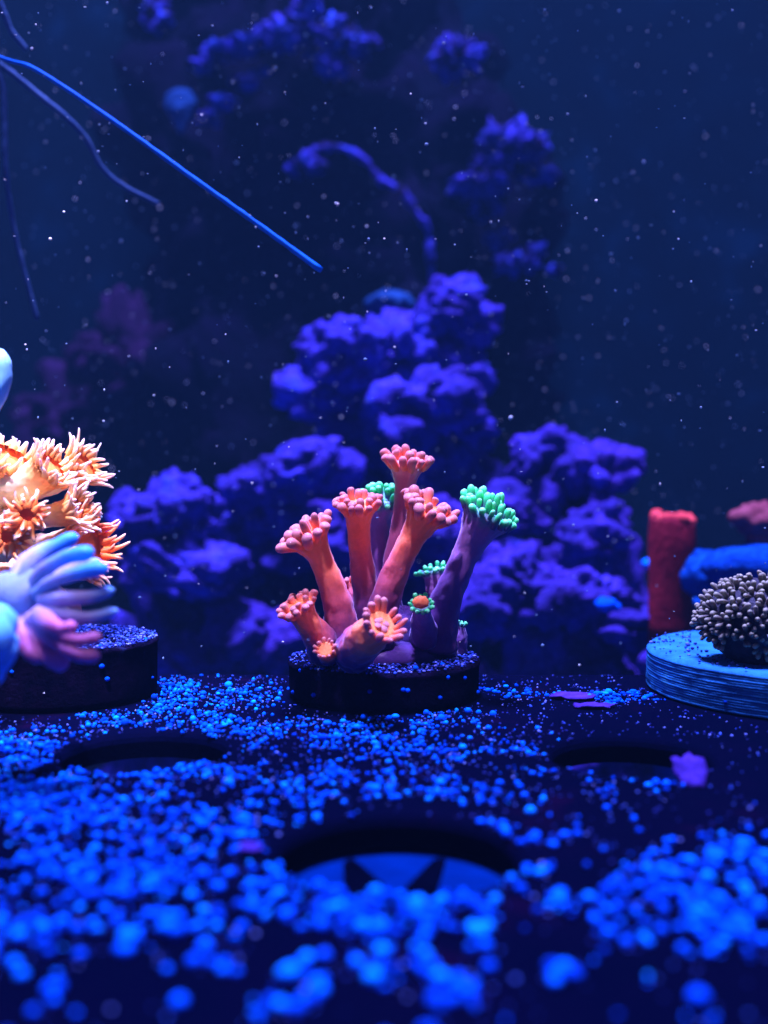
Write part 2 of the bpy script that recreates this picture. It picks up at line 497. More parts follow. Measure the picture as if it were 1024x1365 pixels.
# patches of growth on the rack: (centre px, half width px, amount)
def ground(px, py):
    d = F * CAM_H / (py - 640)
    return (px - 512) / F * d, d
PATCH = []
for px, py, rx, ry, a in [
    (60, 1080, 120, 50, 1.0), (30, 1000, 70, 25, .8), (90, 1170, 110, 45, .95), (180, 1060, 60, 50, .5), (230, 1170, 90, 40, .9), (300, 1110, 60, 40, .8),
    (230, 930, 40, 25, .9), (270, 960, 60, 30, .55), (330, 930, 60, 25, .5), (250, 1030, 70, 10, 1.0), (350, 975, 60, 20, .6), (430, 985, 90, 25, .5),
    (480, 1040, 90, 30, .55), (560, 1000, 90, 30, .5), (600, 1050, 70, 25, .5), (400, 1180, 90, 40, .8), (330, 1210, 80, 40, .6), (470, 1220, 120, 40, 1.0),
    (590, 1230, 100, 40, 1.0), (540, 1290, 80, 40, .7), (420, 1300, 60, 50, .6), (300, 1290, 50, 40, .35), (200, 1240, 120, 40, .7), (620, 1320, 60, 40, .5),
    (690, 1190, 30, 25, .6), (750, 1210, 45, 25, .8), (880, 1190, 80, 40, 1.0), (980, 1160, 70, 40, 1.0), (960, 1240, 90, 35, 1.0), (840, 1230, 60, 30, .9),
    (735, 1300, 28, 22, .8), (855, 1310, 18, 40, .5), (740, 1120, 40, 20, .45), (790, 1090, 60, 25, .25), (880, 1140, 40, 25, .4), (820, 1035, 30, 7, .8),
    (885, 1050, 30, 8, .9), (690, 925, 60, 12, .4), (830, 930, 50, 9, .8), (680, 1000, 60, 15, .4), (640, 980, 50, 20, .3), (120, 1280, 100, 60, .3), (20, 1240, 60, 60, .8),
    (930, 1090, 60, 30, .18), (60, 1330, 90, 40, .3), (230, 1335, 80, 30, .3), (340, 1345, 70, 25, .34), (560, 1345, 80, 20, .36), (700, 1345, 80, 25, .28), (860, 1335, 90, 30, .28), (1000, 1320, 60, 40, .26), (160, 960, 60, 12, .6), (150, 1120, 140, 60, .6), (560, 960, 100, 20, .4), (450, 940, 30, 60, .4), (380, 1050, 100, 50, .5), (480, 970, 60, 8, .6), (40, 1330, 60, 40, .35), (400, 1110, 40, 25, .5), (660, 1110, 40, 30, .45)]:
    PATCH.append((px, py, rx, ry, a))
PA = np.array(PATCH)

def density(x, y):
    px = 512 + x / y * F
    py = 640 + CAM_H / y * F
    d = np.zeros_like(px)
    for cx, cy, rx, ry, a in PA:
        q = ((px - cx) / rx) ** 2 + ((py - cy) / ry) ** 2
        d = np.maximum(d, a * np.exp(-q * 0.9))
    return d

N = 150000
bx = rng.uniform(-90, 90, N); by = rng.uniform(56, 186.5, N)
keep = np.abs(bx) < by * 0.40 + 22
bx, by = bx[keep], by[keep]
for hx, hy, hr in HOLES:
    k = (bx - hx) ** 2 + (by - hy) ** 2 > (hr + 0.4) ** 2
    bx, by = bx[k], by[k]
for hx, hy, hr in PLUGS:
    k = (bx - hx) ** 2 + (by - hy) ** 2 > (hr + 0.3) ** 2
    bx, by = bx[k], by[k]
cl = np.array([noise.noise(Vector((x * 0.22, y * 0.22, 3))) * 0.5 + noise.noise(Vector((x * 0.6, y * 0.6, 8))) * 0.35 for x, y in zip(bx, by)])
dn = density(bx, by)
dn = np.maximum(dn, 0.22 * (bx < 25) * (by < 150))
prob = np.clip(dn * 1.15 + cl * 0.9 - 0.18, 0, 1) * np.clip(dn * 3, 0.04, 1)
big = rng.uniform(0, 1, len(bx)) < prob * 0.42 * np.clip((by - 30) / 100, 0.3, 1)
sx_, sy_ = bx[big], by[big]
size = 0.17 + 0.36 * rng.beta(1.2, 3.0, len(sx_)) + 0.20 * np.clip((125 - sy_) / 55, 0, 1)
size *= rng.choice([1, 1, 0.8, 0.55, 0.4, 1.3], len(sx_))
heap = np.clip(dn[big] * 1.1 + cl[big] - 0.5, 0, 1)
zz = size * 0.45 + rng.uniform(0, 1, len(sx_)) * heap * 1.5
beads = np.stack([sx_, sy_, zz], 1)
app = size / sy_ + 1e-9
vis = (np.abs(sx_ / sy_ * F) < 512) & (640 + CAM_H / sy_ * F < 1362)
order = np.argsort(-(app * vis))
top, rest = order[:300], order[300:]
print('beads', len(beads))
bead_meshes = []
for k in range(4):
    v, f = ICO[2]
    v = v * (1 + 0.06 * np.sin(v[:, [1, 2, 0]] * (2 + k) + k))
    me = bpy.data.meshes.new('bead')
    me.from_pydata((v * np.array([1, 1, 0.88]) * S).tolist(), [], f.tolist())
    me.polygons.foreach_set('use_smooth', [True] * len(f)); me.materials.append(M['bead'])
    bead_meshes.append(me)
for n, i in enumerate(top):
    o = link('bead', bead_meshes[n % 4], rack)
    o.location = (Vector(beads[i]) - RO) * S
    s = size[i]
    o.scale = (s, s, s)
    o.rotation_euler = (0, 0, random.uniform(0, 6))
o = scatter_mesh('bead_crust', beads[rest] - np.array(RO), size[rest], 2, M['bead'], rack, (1, 1, .88), 0.28)
# fine grit over the whole rack
k = rng.uniform(0, 1, len(bx)) < np.clip(0.03 + cl * 0.25 + dn * 0.25, 0.006, 0.32) * np.clip((by - 70) / 60, 0.3, 1)
gx, gy = bx[k], by[k]
gs = rng.uniform(0.07, 0.2, len(gx))
scatter_mesh('fine_grit', np.stack([gx, gy, gs * 0.4], 1) - np.array(RO), gs, 1, M['grit'], rack, (1, 1, .9), 0.35)

# ------------------------------------------------------------------ frag plugs
def plug(label, cx, cy, R, T, material, seed, ridged=False, name='frag_plug'):
    root = thing(name, label, 'coral plug', (cx, cy, 0))
    if ridged:
        prof = [(R * 0.94, 0.1)]
        n = 15
        for i in range(n):
            z0 = 0.3 + (T - 0.9) * i / n; dz = (T - 0.9) / n
            rr = R - 0.03 * abs(math.sin(i * 1.3))
            prof += [(rr - 0.06, z0), (rr, z0 + dz * 0.3), (rr, z0 + dz * 0.7), (rr - 0.06, z0 + dz * 0.98)]
        prof += [(R - 0.2, T - 0.5), (R - 0.6, T - 0.1), (R - 1.4, T)]
    else:
        prof = [(R * 0.95, 0.1), (R * 0.975, 0.5), (R * 0.985, 1.2), (R * 0.985, T * 0.5), (R * 0.99, T - 0.9), (R, T - 0.5), (R - 0.15, T - 0.15), (R - 0.6, T)]
    prof += [(R * q, T + 0.0) for q in (0.9, 0.75, 0.6, 0.45, 0.3, 0.15, 0.02)]
    v, f = lathe(prof, 96)
    vv = []
    for x, y, z in v:
        p = Vector((x, y, z))
        n1 = noise.noise(p * 0.5 + Vector((seed, 0, 0))); n2 = noise.noise(p * 1.6 + Vector((0, seed, 0)))
        k = 1 + 0.006 * n1 + 0.003 * n2
        z2 = z + ((0.35 * n1 + 0.25 * n2) if z > T - 0.2 and not ridged else (0.1 * n1 if z > T - 0.2 else 0))
        vv.append((x * k, y * k, z2))
    mesh_obj('disc', vv, f, material, root)
    v, f = lathe([(4.5, -5.2), (4.8, -0.2), (4.8, 0.2)], 24)
    return root

plug_c = plug('dark round plug carrying the clump of orange and green polyps', 0, 170, 15, 5.7, M['plug'], 1)
plug_l = plug('tall dark plug under the pale orange coral', -50.5, 170, 15, 8.8, M['plug'], 2)
plug_r = plug('broad blue plug with fine layer lines round its side', 69.5, 173, 27, 6.6, M['plug_blue'], 3, True)

def plug_grit(root, R, T, n, nb, rim=0.0):
    a = rng.uniform(0, 2 * math.pi, n); r = R * np.sqrt(rng.uniform(rim, 0.97, n))
    pts = np.stack([r * np.cos(a), r * np.sin(a), np.full(n, T + 0.05) + rng.uniform(0, 0.25, n)], 1)
    scatter_mesh('fine_grit', pts, rng.uniform(0.1, 0.3, n), 1, M['grit'], root, (1, 1, 0.7), 0.4)
    for k in range(nb):
        a = rng.uniform(-math.pi * 0.95, -0.05)
        s = rng.uniform(0.25, 0.42)
        o = link('bead', bead_meshes[k % 4], root)
        if k % 3:
            o.location = Vector((R * 0.99 * math.cos(a), R * 0.99 * math.sin(a), rng.uniform(0.8, T - 0.3))) * S
        else:
            q = rng.uniform(0.75, 0.95)
            o.location = Vector((R * q * math.cos(a), R * q * math.sin(a), T + 0.3)) * S
        o.scale = (s, s, s)
plug_grit(plug_c, 15, 5.7, 1700, 16)
plug_grit(plug_l, 15, 8.8, 2600, 12)
plug_grit(plug_r, 27, 6.6, 450, 3, 0.5)

# ------------------------------------------------------------------ tentacle shapes
def tentacle_mesh(name, prof, material, bend=0.0, nseg=10, zs=None):
    """unit tentacle along +Z: profile of (radius, height), bent sideways"""
    verts, faces, along = [], [], []
    m = len(prof)
    for r, z in prof:
        for k in range(nseg):
            a = 2 * math.pi * k / nseg
            verts.append((r * math.cos(a) + bend * z * z, r * math.sin(a), z)); along.append(z)
    for i in range(m - 1):
        for k in range(nseg):
            k2 = (k + 1) % nseg
            faces.append((i * nseg + k, i * nseg + k2, (i + 1) * nseg + k2, (i + 1) * nseg + k))
    faces.append(tuple((m - 1) * nseg + k for k in range(nseg)))
    me = bpy.data.meshes.new(name)
    me.from_pydata((np.array(verts) * S).tolist(), [], faces)
    me.polygons.foreach_set('use_smooth', [True] * len(me.polygons))
    at = me.attributes.new('along', 'FLOAT', 'POINT'); at.data.foreach_set('value', np.array(along, dtype=np.float32))
    me.materials.append(material)
    return me
KNOB = [(0.36, -0.35), (0.36, 0.2), (0.37, 0.5), (0.40, 0.70), (0.37, 0.85), (0.26, 0.95), (0.10, 1.0)]
BUD = [(0.38, -0.35), (0.40, 0.2), (0.43, 0.45), (0.43, 0.65), (0.36, 0.84), (0.22, 0.95), (0.06, 1.0)]
SPIKE = [(0.27, -0.2), (0.23, 0.12), (0.16, 0.32), (0.13, 0.52), (0.115, 0.72), (0.10, 0.9), (0.05, 1.0)]
T_PINK = [tentacle_mesh('tentacle', p, M['tent_pink'], b) for p, b in ((KNOB, 0.05), (KNOB, 0.22), (BUD, 0.1))]
T_GREEN = [tentacle_mesh('tentacle', p, M['tent_green'], b) for p, b in ((KNOB, 0.02), (BUD, 0.12), (BUD, 0.05))]
T_ANEM = [tentacle_mesh('tentacle', SPIKE, M['anem_tent'], b, 8) for b in (0.05, 0.3, 0.5)]
T_DEEP = [tentacle_mesh('tentacle', SPIKE, M['anem_tent_deep'], b, 8) for b in (0.05, 0.3, 0.5)]
T_GREY = [tentacle_mesh('tentacle', [(r * 0.8, z) for r, z in KNOB], M['grey_tent'], b, 8) for b in (0.03, 0.15, -0.1)]

def put_tentacle(me, parent, pos, direction, length, width):
    o = link('tentacle', me, parent)
    o.location = pos * S
    d = direction.normalized()
    q = d.to_track_quat('Z', 'Y') @ Matrix.Rotation(random.uniform(0, 6.28), 3, 'Z').to_quaternion()
    o.rotation_mode = 'QUATERNION'; o.rotation_quaternion = q
    o.scale = (width, width, length)
    return o

def polyp(root, pts, radii, crown, rows, mats, stalk_mat, tlen, twid, seed, label=None, nseg=64, steps=40, axis=None, spread=1.0, f0=0.66, fp=1.9, dome=1.0):
    """stalk swept along pts (root space, mm), flaring to a crown ringed with tentacles"""
    o0 = root['_o']
    pts = [Vector(p) - Vector(o0) for p in pts]
    path = catmull(pts, steps)
    xs = np.linspace(0, 1, len(radii))
    rr = []
    for i in range(steps + 1):
        s = i / steps
        r = interp(xs, radii, s)
        fl = max(0, (s - f0) / (1 - f0))
        rr.append(r + (crown - r) * fl ** fp)
    v, f, al = sweep(path, rr, nseg, rows[0][0], 0.06, seed)
    # close the crown with a gently domed mouth disc
    f.pop()
    fr = frames(path)
    t, u, w_ = fr[-1]
    if axis is not None: t = Vector(axis).normalized()
    base = len(v) - nseg
    prev = base
    c = path[-1]
    for q, hgt in ((0.9, 0.16), (0.7, 0.22), (0.45, 0.12), (0.2, 0.22), (0.05, 0.16)):
        st = len(v)
        for k in range(nseg):
            p = v[base + k]
            v.append(c + (p - c) * q + t * hgt * crown * dome); al.append(1.0)
        for k in range(nseg):
            k2 = (k + 1) % nseg
            f.append((prev + k, prev + k2, st + k2, st + k))
        prev = st
    f.append(tuple(prev + k for k in range(nseg)))
    o = mesh_obj('polyp', v, f, M[stalk_mat], root, al)
    if label: o['label'] = label
    rnd = random.Random(seed)
    for (n, rad, out, lift, sc_) in rows:
        first = rad > 0.9
        a0 = 0 if first else rnd.uniform(0, 6)
        for k in range(n):
            a = a0 + 2 * math.pi * (k + (rnd.uniform(-0.1, 0.1) if first else rnd.uniform(-0.25, 0.25))) / n
            dirr = u * math.cos(a) + w_ * math.sin(a)
            pos = c + dirr * crown * rad + t * crown * (lift + rnd.uniform(-0.06, 0.06))
            dv = t * (1 - out) + dirr * out * spread + Vector((rnd.uniform(-.16, .16), rnd.uniform(-.16, .16), rnd.uniform(-.1, .16)))
            put_tentacle(mats[rnd.randrange(len(mats))], o, pos, dv, tlen * sc_ * rnd.uniform(0.68, 1.3), twid * rnd.uniform(0.72, 1.15))
    return o

def coral(name, label, loc, cat='coral'):
    r = thing(name, label, cat, loc)
    r['_o'] = list(loc)
    return r

# ------------------------------------------------------------------ the central coral
cc = coral('flowerpot_coral', 'clump of salmon orange polyps with knobbed crowns and one bright green crown', (0, 170, 5.6))
RC = Vector((0, 170, 5.6))
# tissue mound at the foot
v, f = lump_arrays([((0, 1, 0.2), (9.5, 7.5, 3.6)), ((3.5, 3, 2), (5.5, 5, 5.5)), ((-3, 2, 1.5), (4.5, 4.5, 5)), ((7.5, 2, 1), (4, 4, 4)), ((1, 3, 4), (3.6, 3.6, 5))], 4, 4, f0=0.16, a1=0.18, a2=0.12, octs=3, floor=-0.3)
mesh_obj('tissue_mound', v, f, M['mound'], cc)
ROWS = [(15, 0.93, 0.48, 0.0, 1.0), (11, 0.68, 0.25, 0.12, 1.0)]
R2 = [(14, 0.93, 0.46, 0.0, 1.0), (9, 0.66, 0.22, 0.12, 1.0)]
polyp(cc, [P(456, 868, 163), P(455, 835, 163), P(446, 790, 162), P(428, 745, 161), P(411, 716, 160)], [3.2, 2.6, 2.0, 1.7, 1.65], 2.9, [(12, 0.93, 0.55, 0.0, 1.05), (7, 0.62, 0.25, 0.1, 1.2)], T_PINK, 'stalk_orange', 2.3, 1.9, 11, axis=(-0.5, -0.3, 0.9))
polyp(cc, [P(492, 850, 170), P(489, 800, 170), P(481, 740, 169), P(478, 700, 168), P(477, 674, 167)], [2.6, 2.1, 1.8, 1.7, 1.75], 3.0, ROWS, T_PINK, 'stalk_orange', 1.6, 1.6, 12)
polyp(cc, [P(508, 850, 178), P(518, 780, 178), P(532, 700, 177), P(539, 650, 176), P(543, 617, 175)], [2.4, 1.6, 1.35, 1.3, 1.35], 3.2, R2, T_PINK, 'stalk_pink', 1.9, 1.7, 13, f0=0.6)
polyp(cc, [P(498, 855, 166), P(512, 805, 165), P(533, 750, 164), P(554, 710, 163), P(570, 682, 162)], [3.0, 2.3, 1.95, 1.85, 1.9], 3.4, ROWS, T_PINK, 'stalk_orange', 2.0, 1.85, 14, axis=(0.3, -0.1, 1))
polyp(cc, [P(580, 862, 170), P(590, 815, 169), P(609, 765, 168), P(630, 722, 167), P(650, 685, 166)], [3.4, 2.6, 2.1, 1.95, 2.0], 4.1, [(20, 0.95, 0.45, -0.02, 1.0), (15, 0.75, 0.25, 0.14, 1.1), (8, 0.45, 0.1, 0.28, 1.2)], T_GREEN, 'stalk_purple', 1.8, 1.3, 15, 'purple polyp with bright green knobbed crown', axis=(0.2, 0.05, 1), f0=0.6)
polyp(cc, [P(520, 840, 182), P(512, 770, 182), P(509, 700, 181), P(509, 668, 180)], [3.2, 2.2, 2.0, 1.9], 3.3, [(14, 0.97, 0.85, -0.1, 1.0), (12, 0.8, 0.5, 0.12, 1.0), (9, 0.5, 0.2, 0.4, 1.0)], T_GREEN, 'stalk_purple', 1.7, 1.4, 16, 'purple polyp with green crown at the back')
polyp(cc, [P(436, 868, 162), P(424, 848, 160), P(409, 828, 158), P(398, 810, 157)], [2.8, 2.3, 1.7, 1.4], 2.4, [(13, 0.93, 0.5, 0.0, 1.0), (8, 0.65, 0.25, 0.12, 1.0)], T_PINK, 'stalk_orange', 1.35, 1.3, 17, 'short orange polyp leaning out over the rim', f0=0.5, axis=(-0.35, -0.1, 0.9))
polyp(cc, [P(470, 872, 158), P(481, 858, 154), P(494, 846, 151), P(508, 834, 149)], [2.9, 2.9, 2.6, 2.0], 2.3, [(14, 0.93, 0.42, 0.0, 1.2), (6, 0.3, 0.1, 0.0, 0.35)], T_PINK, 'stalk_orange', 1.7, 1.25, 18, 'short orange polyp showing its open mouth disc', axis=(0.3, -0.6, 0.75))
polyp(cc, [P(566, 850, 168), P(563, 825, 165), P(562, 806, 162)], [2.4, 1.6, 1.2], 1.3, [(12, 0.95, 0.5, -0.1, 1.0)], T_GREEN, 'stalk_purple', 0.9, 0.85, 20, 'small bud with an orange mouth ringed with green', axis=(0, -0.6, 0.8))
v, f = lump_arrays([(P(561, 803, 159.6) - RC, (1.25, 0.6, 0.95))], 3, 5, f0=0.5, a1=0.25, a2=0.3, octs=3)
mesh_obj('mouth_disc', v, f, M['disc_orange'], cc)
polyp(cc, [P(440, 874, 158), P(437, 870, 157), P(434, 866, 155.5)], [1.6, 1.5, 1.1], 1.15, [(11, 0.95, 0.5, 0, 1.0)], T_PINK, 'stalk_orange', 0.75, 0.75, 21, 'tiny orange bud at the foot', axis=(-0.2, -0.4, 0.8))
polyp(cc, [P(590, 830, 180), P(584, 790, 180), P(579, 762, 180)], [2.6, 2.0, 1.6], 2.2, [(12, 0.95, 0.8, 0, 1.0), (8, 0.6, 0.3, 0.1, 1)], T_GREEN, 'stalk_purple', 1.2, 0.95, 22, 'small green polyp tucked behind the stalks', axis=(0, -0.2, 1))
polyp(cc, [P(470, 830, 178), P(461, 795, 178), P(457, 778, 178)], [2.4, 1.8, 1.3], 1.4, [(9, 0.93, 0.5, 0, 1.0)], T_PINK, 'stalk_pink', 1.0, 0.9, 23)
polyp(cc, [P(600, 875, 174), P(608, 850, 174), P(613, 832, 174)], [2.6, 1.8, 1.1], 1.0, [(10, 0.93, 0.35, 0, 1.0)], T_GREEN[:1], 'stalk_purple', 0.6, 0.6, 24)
del cc['_o']

# ------------------------------------------------------------------ pale orange coral on the left plug
lc = coral('daisy_coral', 'pale orange coral with flaring fringed polyps on the tall dark plug', (-52, 170, 8.9))
v, f = lump_arrays([((-4, 0, 3), (8, 7, 6)), ((-8, 1, 9), (7, 6, 6)), ((-14, 2, 15), (7, 6, 7))], 4, 9, f0=0.12, a1=0.15, a2=0.10, octs=3, floor=0)
mesh_obj('body', v, f, M['anem_stalk'], lc, np.full(len(v), 0.35))
A1 = [(22, 0.96, 0.46, -0.02, 1.0), (16, 0.84, 0.30, 0.0, 0.9)]
def anem(pts, radii, crown, tl, tw, seed, mats=None, axis=None, rows=None):
    polyp(lc, pts, radii, crown, rows or A1, mats or T_ANEM, 'anem_stalk', tl, tw, seed, axis=axis, f0=0.42, fp=1.7, dome=-1.2)
anem([P(-50, 700, 172), P(-30, 665, 170), P(-10, 640, 168), P(8, 608, 167)], [4.2, 3.4, 3.0, 3.0], 5.0, 2.2, 2.5, 31, axis=(0.4, 0.35, 0.9))
anem([P(-40, 660, 168), P(10, 650, 166), P(45, 640, 164), P(70, 622, 163)], [3.2, 2.7, 2.3, 2.0], 3.4, 2.2, 2.3, 32, axis=(0.65, 0.3, 0.75))
anem([P(10, 656, 173), P(60, 644, 172), P(88, 635, 171), P(112, 620, 170)], [2.6, 2.2, 1.8, 1.7], 3.2, 2.5, 2.2, 33, axis=(0.9, 0.3, 0.45))
anem([P(-10, 694, 168), P(40, 690, 166), P(74, 687, 165), P(104, 680, 164)], [2.4, 1.9, 1.5, 1.4], 2.7, 2.1, 2.1, 34, axis=(0.95, 0.3, 0.3))
anem([P(10, 750, 172), P(60, 742, 170), P(90, 732, 168), P(118, 724, 166)], [4.4, 3.6, 2.9, 2.6], 4.2, 2.7, 2.4, 35, T_DEEP, axis=(0.85, -0.1, 0.25))
anem([P(30, 765, 174), P(75, 760, 173), P(118, 750, 172)], [3, 2.2, 1.6], 2.8, 2.2, 2.2, 38, T_DEEP, axis=(0.9, -0.1, -0.1))
D1 = [(16, 0.92, 0.85, 0.0, 1.0), (10, 0.7, 0.55, 0.1, 0.7)]
anem([P(20, 700, 163), P(30, 692, 157), P(36, 687, 152)], [2.4, 2.2, 1.9], 2.0, 1.8, 2.3, 36, T_DEEP, (0.15, -0.95, 0.2), D1)
anem([P(0, 730, 163), P(6, 722, 157), P(10, 716, 152)], [2.4, 2.2, 1.9], 2.0, 1.8, 2.3, 37, T_DEEP, (0.1, -0.95, 0.25), D1)
del lc['_o']

# ------------------------------------------------------------------ big blue and pink polyp in front of it
bc = coral('giant_polyp', 'large soft blue and pink polyp with thick finger tentacles over the dark plug', (-62, 126, 0))
BO = Vector((-62, 126, 0))
v, f = lump_arrays([((-3, 2, 4), (11, 10, 9)), ((-4, 2, 13), (8, 8, 9)), ((-5, 3, 26), (5, 5, 14))], 4, 14, f0=0.1, a1=0.2, a2=0.12, octs=3, floor=0.2)
mesh_obj('body', v, f, M['lobe'], bc, np.full(len(v), 0.3))
path = catmull([P(-130, 850, 130) - BO, P(-60, 815, 128) - BO, P(0, 795, 126) - BO, P(32, 798, 124) - BO, P(64, 804, 123) - BO], 24)
v, f, al = sweep(path, [interp([0, 0.5, 0.72, 0.9, 0.97, 1], [4.0, 2.6, 2.9, 3.9, 3.2, 1.6], i / 24) for i in range(25)], 28, wob=0.05, seed=2)
mesh_obj('stalk', v, f, M['big_blue'], bc, [a * 0.25 for a in al])
def finger(pts, r0, r1, m, seed, blunt=True):
    path = catmull([p - BO for p in pts], 44)
    rr = []
    for i in range(45):
        s = i / 44
        r = (r0 + (r1 - r0) * min(1, s / 0.6)) * (1 + 0.12 * math.sin(s * 5 + seed))
        if s > 0.88: r *= math.sqrt(max(0.004, 1 - ((s - 0.88) / 0.12) ** 2))
        rr.append(r)
    v, f, al = sweep(path, rr, 28, wob=0.03 if r0 > 2 else 0.06, seed=seed)
    mesh_obj('tentacle', v, f, M[m], bc, al)
for i, (pts, r0, r1, m_) in enumerate([
        ([(36, 785, 124), (40, 758, 124), (68, 732, 125), (105, 714, 126)], 1.3, 1.05, 'big_blue'),
        ([(46, 786, 122), (56, 764, 121), (86, 744, 120), (126, 735, 120)], 1.3, 1.0, 'big_blue'),
        ([(52, 792, 121), (70, 776, 119), (104, 764, 118), (146, 757, 118)], 1.2, 0.85, 'big_blue'),
        ([(50, 788, 126), (74, 770, 128), (104, 756, 129), (136, 750, 130)], 1.1, 0.8, 'big_pale'),
        ([(58, 800, 120), (84, 798, 118), (118, 796, 118), (153, 786, 119)], 1.2, 0.75, 'big_pale'),
        ([(58, 812, 120), (84, 819, 118), (120, 823, 118), (158, 814, 119)], 1.2, 0.8, 'big_pale'),
        ([(52, 820, 119), (68, 832, 116), (84, 838, 115), (99, 834, 114)], 1.2, 0.85, 'big_pink'),
        ([(52, 822, 120), (74, 842, 118), (104, 853, 117), (136, 849, 117)], 1.25, 0.85, 'big_pink'),
        ([(46, 824, 120), (64, 850, 118), (96, 870, 117), (134, 876, 117)], 1.3, 0.9, 'big_pink'),
        ([(38, 824, 121), (46, 850, 119), (64, 876, 118), (92, 887, 118)], 1.4, 0.95, 'big_pink'),
        ([(28, 822, 121), (30, 845, 119), (40, 868, 118), (58, 880, 118)], 1.3, 0.9, 'big_pink'),
        ([(28, 785, 126), (28, 758, 128), (48, 738, 129), (76, 724, 130)], 1.3, 0.95, 'big_pale')]):
    finger([P(*p) for p in pts], r0 * 0.88, r1 * 0.88, m_, i + 1)
# pale rounded lobes at its side and the tall one behind
for (px, py, d, r) in ((-22, 852, 112, 3.0), (-6, 834, 114, 2.2), (-8, 872, 113, 2.3), (6, 856, 116, 1.6), (-35, 880, 113, 3.4)):
    v, f = lump_arrays([(P(px, py, d) - BO, (r, r, r))], 3, px * 0.1, f0=0.2, a1=0.15, a2=0.08, octs=2)
    mesh_obj('lobe', v, f, M['lobe'], bc, np.full(len(v), 0.6))
finger([P(-110, 800, 140), P(-85, 690, 145), P(-60, 590, 148), P(-20, 535, 148), P(-6, 505, 148), P(-8, 462, 148)], 2.4, 2.4, 'lobe', 13)
del bc['_o']

# ------------------------------------------------------------------ grey coral on the blue plug
gc = coral('button_coral', 'rounded greyish mauve coral bristling with short fingers on the blue plug', (64, 166, 6.6))
GO = Vector((64, 166, 6.6))
CEN = P(1012, 818, 163) - GO
v, f = lump_arrays([(CEN + Vector((0, 0, -1)), (8.2, 7.5, 6.0)), (CEN + Vector((1, 0, -4)), (7.5, 7, 4))], 4, 21, f0=0.2, a1=0.12, a2=0.12, octs=3, floor=-0.2)
mesh_obj('core', v, f, M['grey_core'], gc)
rnd = random.Random(5)
ga = math.pi * (3 - math.sqrt(5))
n = 50
for i in range(n):
    z = 1 - (i + 0.5) / n * 1.5
    rr_ = math.sqrt(max(0, 1 - z * z)); a = i * ga
    nv = Vector((rr_ * math.cos(a), rr_ * math.sin(a), z))
    if nv.y > 0.35: continue
    base = CEN + Vector((0, 0, -1)) + Vector((nv.x * 7.9, nv.y * 7.2, nv.z * 5.4))
    # every polyp is a low cup with its own ring of fingers
    path = catmull([base - nv * 1.0, base, base + nv * 0.5], 6)
    v, f, al = sweep(path, [1.0, 1.1, 1.2, 1.2, 1.15, 1.0, 0.6], 12, wob=0.1, seed=i)
    po = mesh_obj('polyp', v, f, M['grey_tent'], gc, [a_ * 0.3 for a_ in al])
    t = nv; u = t.cross(Vector((0.3, 0.2, 1))).normalized(); w_ = t.cross(u)
    for k in range(9):
        a = 2 * math.pi * (k + rnd.uniform(-.3, .3)) / 8
        q = 1.0 if k < 8 else 0.1
        dr = u * math.cos(a) + w_ * math.sin(a)
        dv = t * 0.8 + dr * 0.55 * q + Vector((rnd.uniform(-.2, .2), rnd.uniform(-.2, .2), rnd.uniform(-.1, .25)))
        put_tentacle(T_GREY[k % 3], po, base + nv * 0.3 + dr * q * 0.8, dv, rnd.uniform(1.1, 2.0), rnd.uniform(1.0, 1.4))
del gc['_o']

# ------------------------------------------------------------------ scraps lying on the rack
def scrap(label, px, py, hw, hd, seed, tilt=0.0, group=None):
    x, y = ground(px, py)
    n = 22
    top_, bot = [], []
    for ring, q in ((0, 1.0), (1, 0.6), (2, 0.2)):
        for k in range(n):
            a = 2 * math.pi * k / n
            r = q * (1 + 0.18 * noise.noise(Vector((math.cos(a) * 1.5, math.sin(a) * 1.5, seed))) * 2 + 0.035 * math.sin(a * 7 + seed))
            top_.append((hw * r * math.cos(a), hd * r * math.sin(a), 0.55 + 0.5 * noise.noise(Vector((math.cos(a) * q * 2, math.sin(a) * q * 2, seed + 4))) + tilt * hd * r * math.sin(a)))
    bot = [(p[0] * .97, p[1] * .97, p[2] - 0.22) for p in top_]
    v = top_ + bot; N_ = 3 * n; f = []
    for i in range(2):
        for k in range(n):
            k2 = (k + 1) % n
            f.append((i * n + k, i * n + k2, (i + 1) * n + k2, (i + 1) * n + k))
            f.append((N_ + i * n + k2, N_ + i * n + k, N_ + (i + 1) * n + k, N_ + (i + 1) * n + k2))
    f.append(tuple(2 * n + k for k in range(n))); f.append(tuple(N_ + 2 * n + k for k in range(n))[::-1])
    for k in range(n):
        k2 = (k + 1) % n
        f.append((k2, k, N_ + k, N_ + k2))
    o = mesh_obj('algae_scrap', v, f, M['scrap'], None)
    o.location = Vector((x, y, abs(tilt) * hd * 0.8)) * S
    return tag(o, label, 'algae', 'violet scraps on the rack')
scrap('long flat violet scrap on the rack behind the right hand hole', 765, 931, 3.6, 2.4, 1)
scrap('smaller violet scrap just in front of the long flat one', 792, 944, 3.0, 1.5, 2)
scrap('upright ragged violet scrap at the rim of a hole', 920, 1044, 2.0, 1.5, 3, 0.9)
scrap('tiny violet scrap among dense blue beads on the rack', 332, 1138, 1.0, 0.8, 4, 0.2)

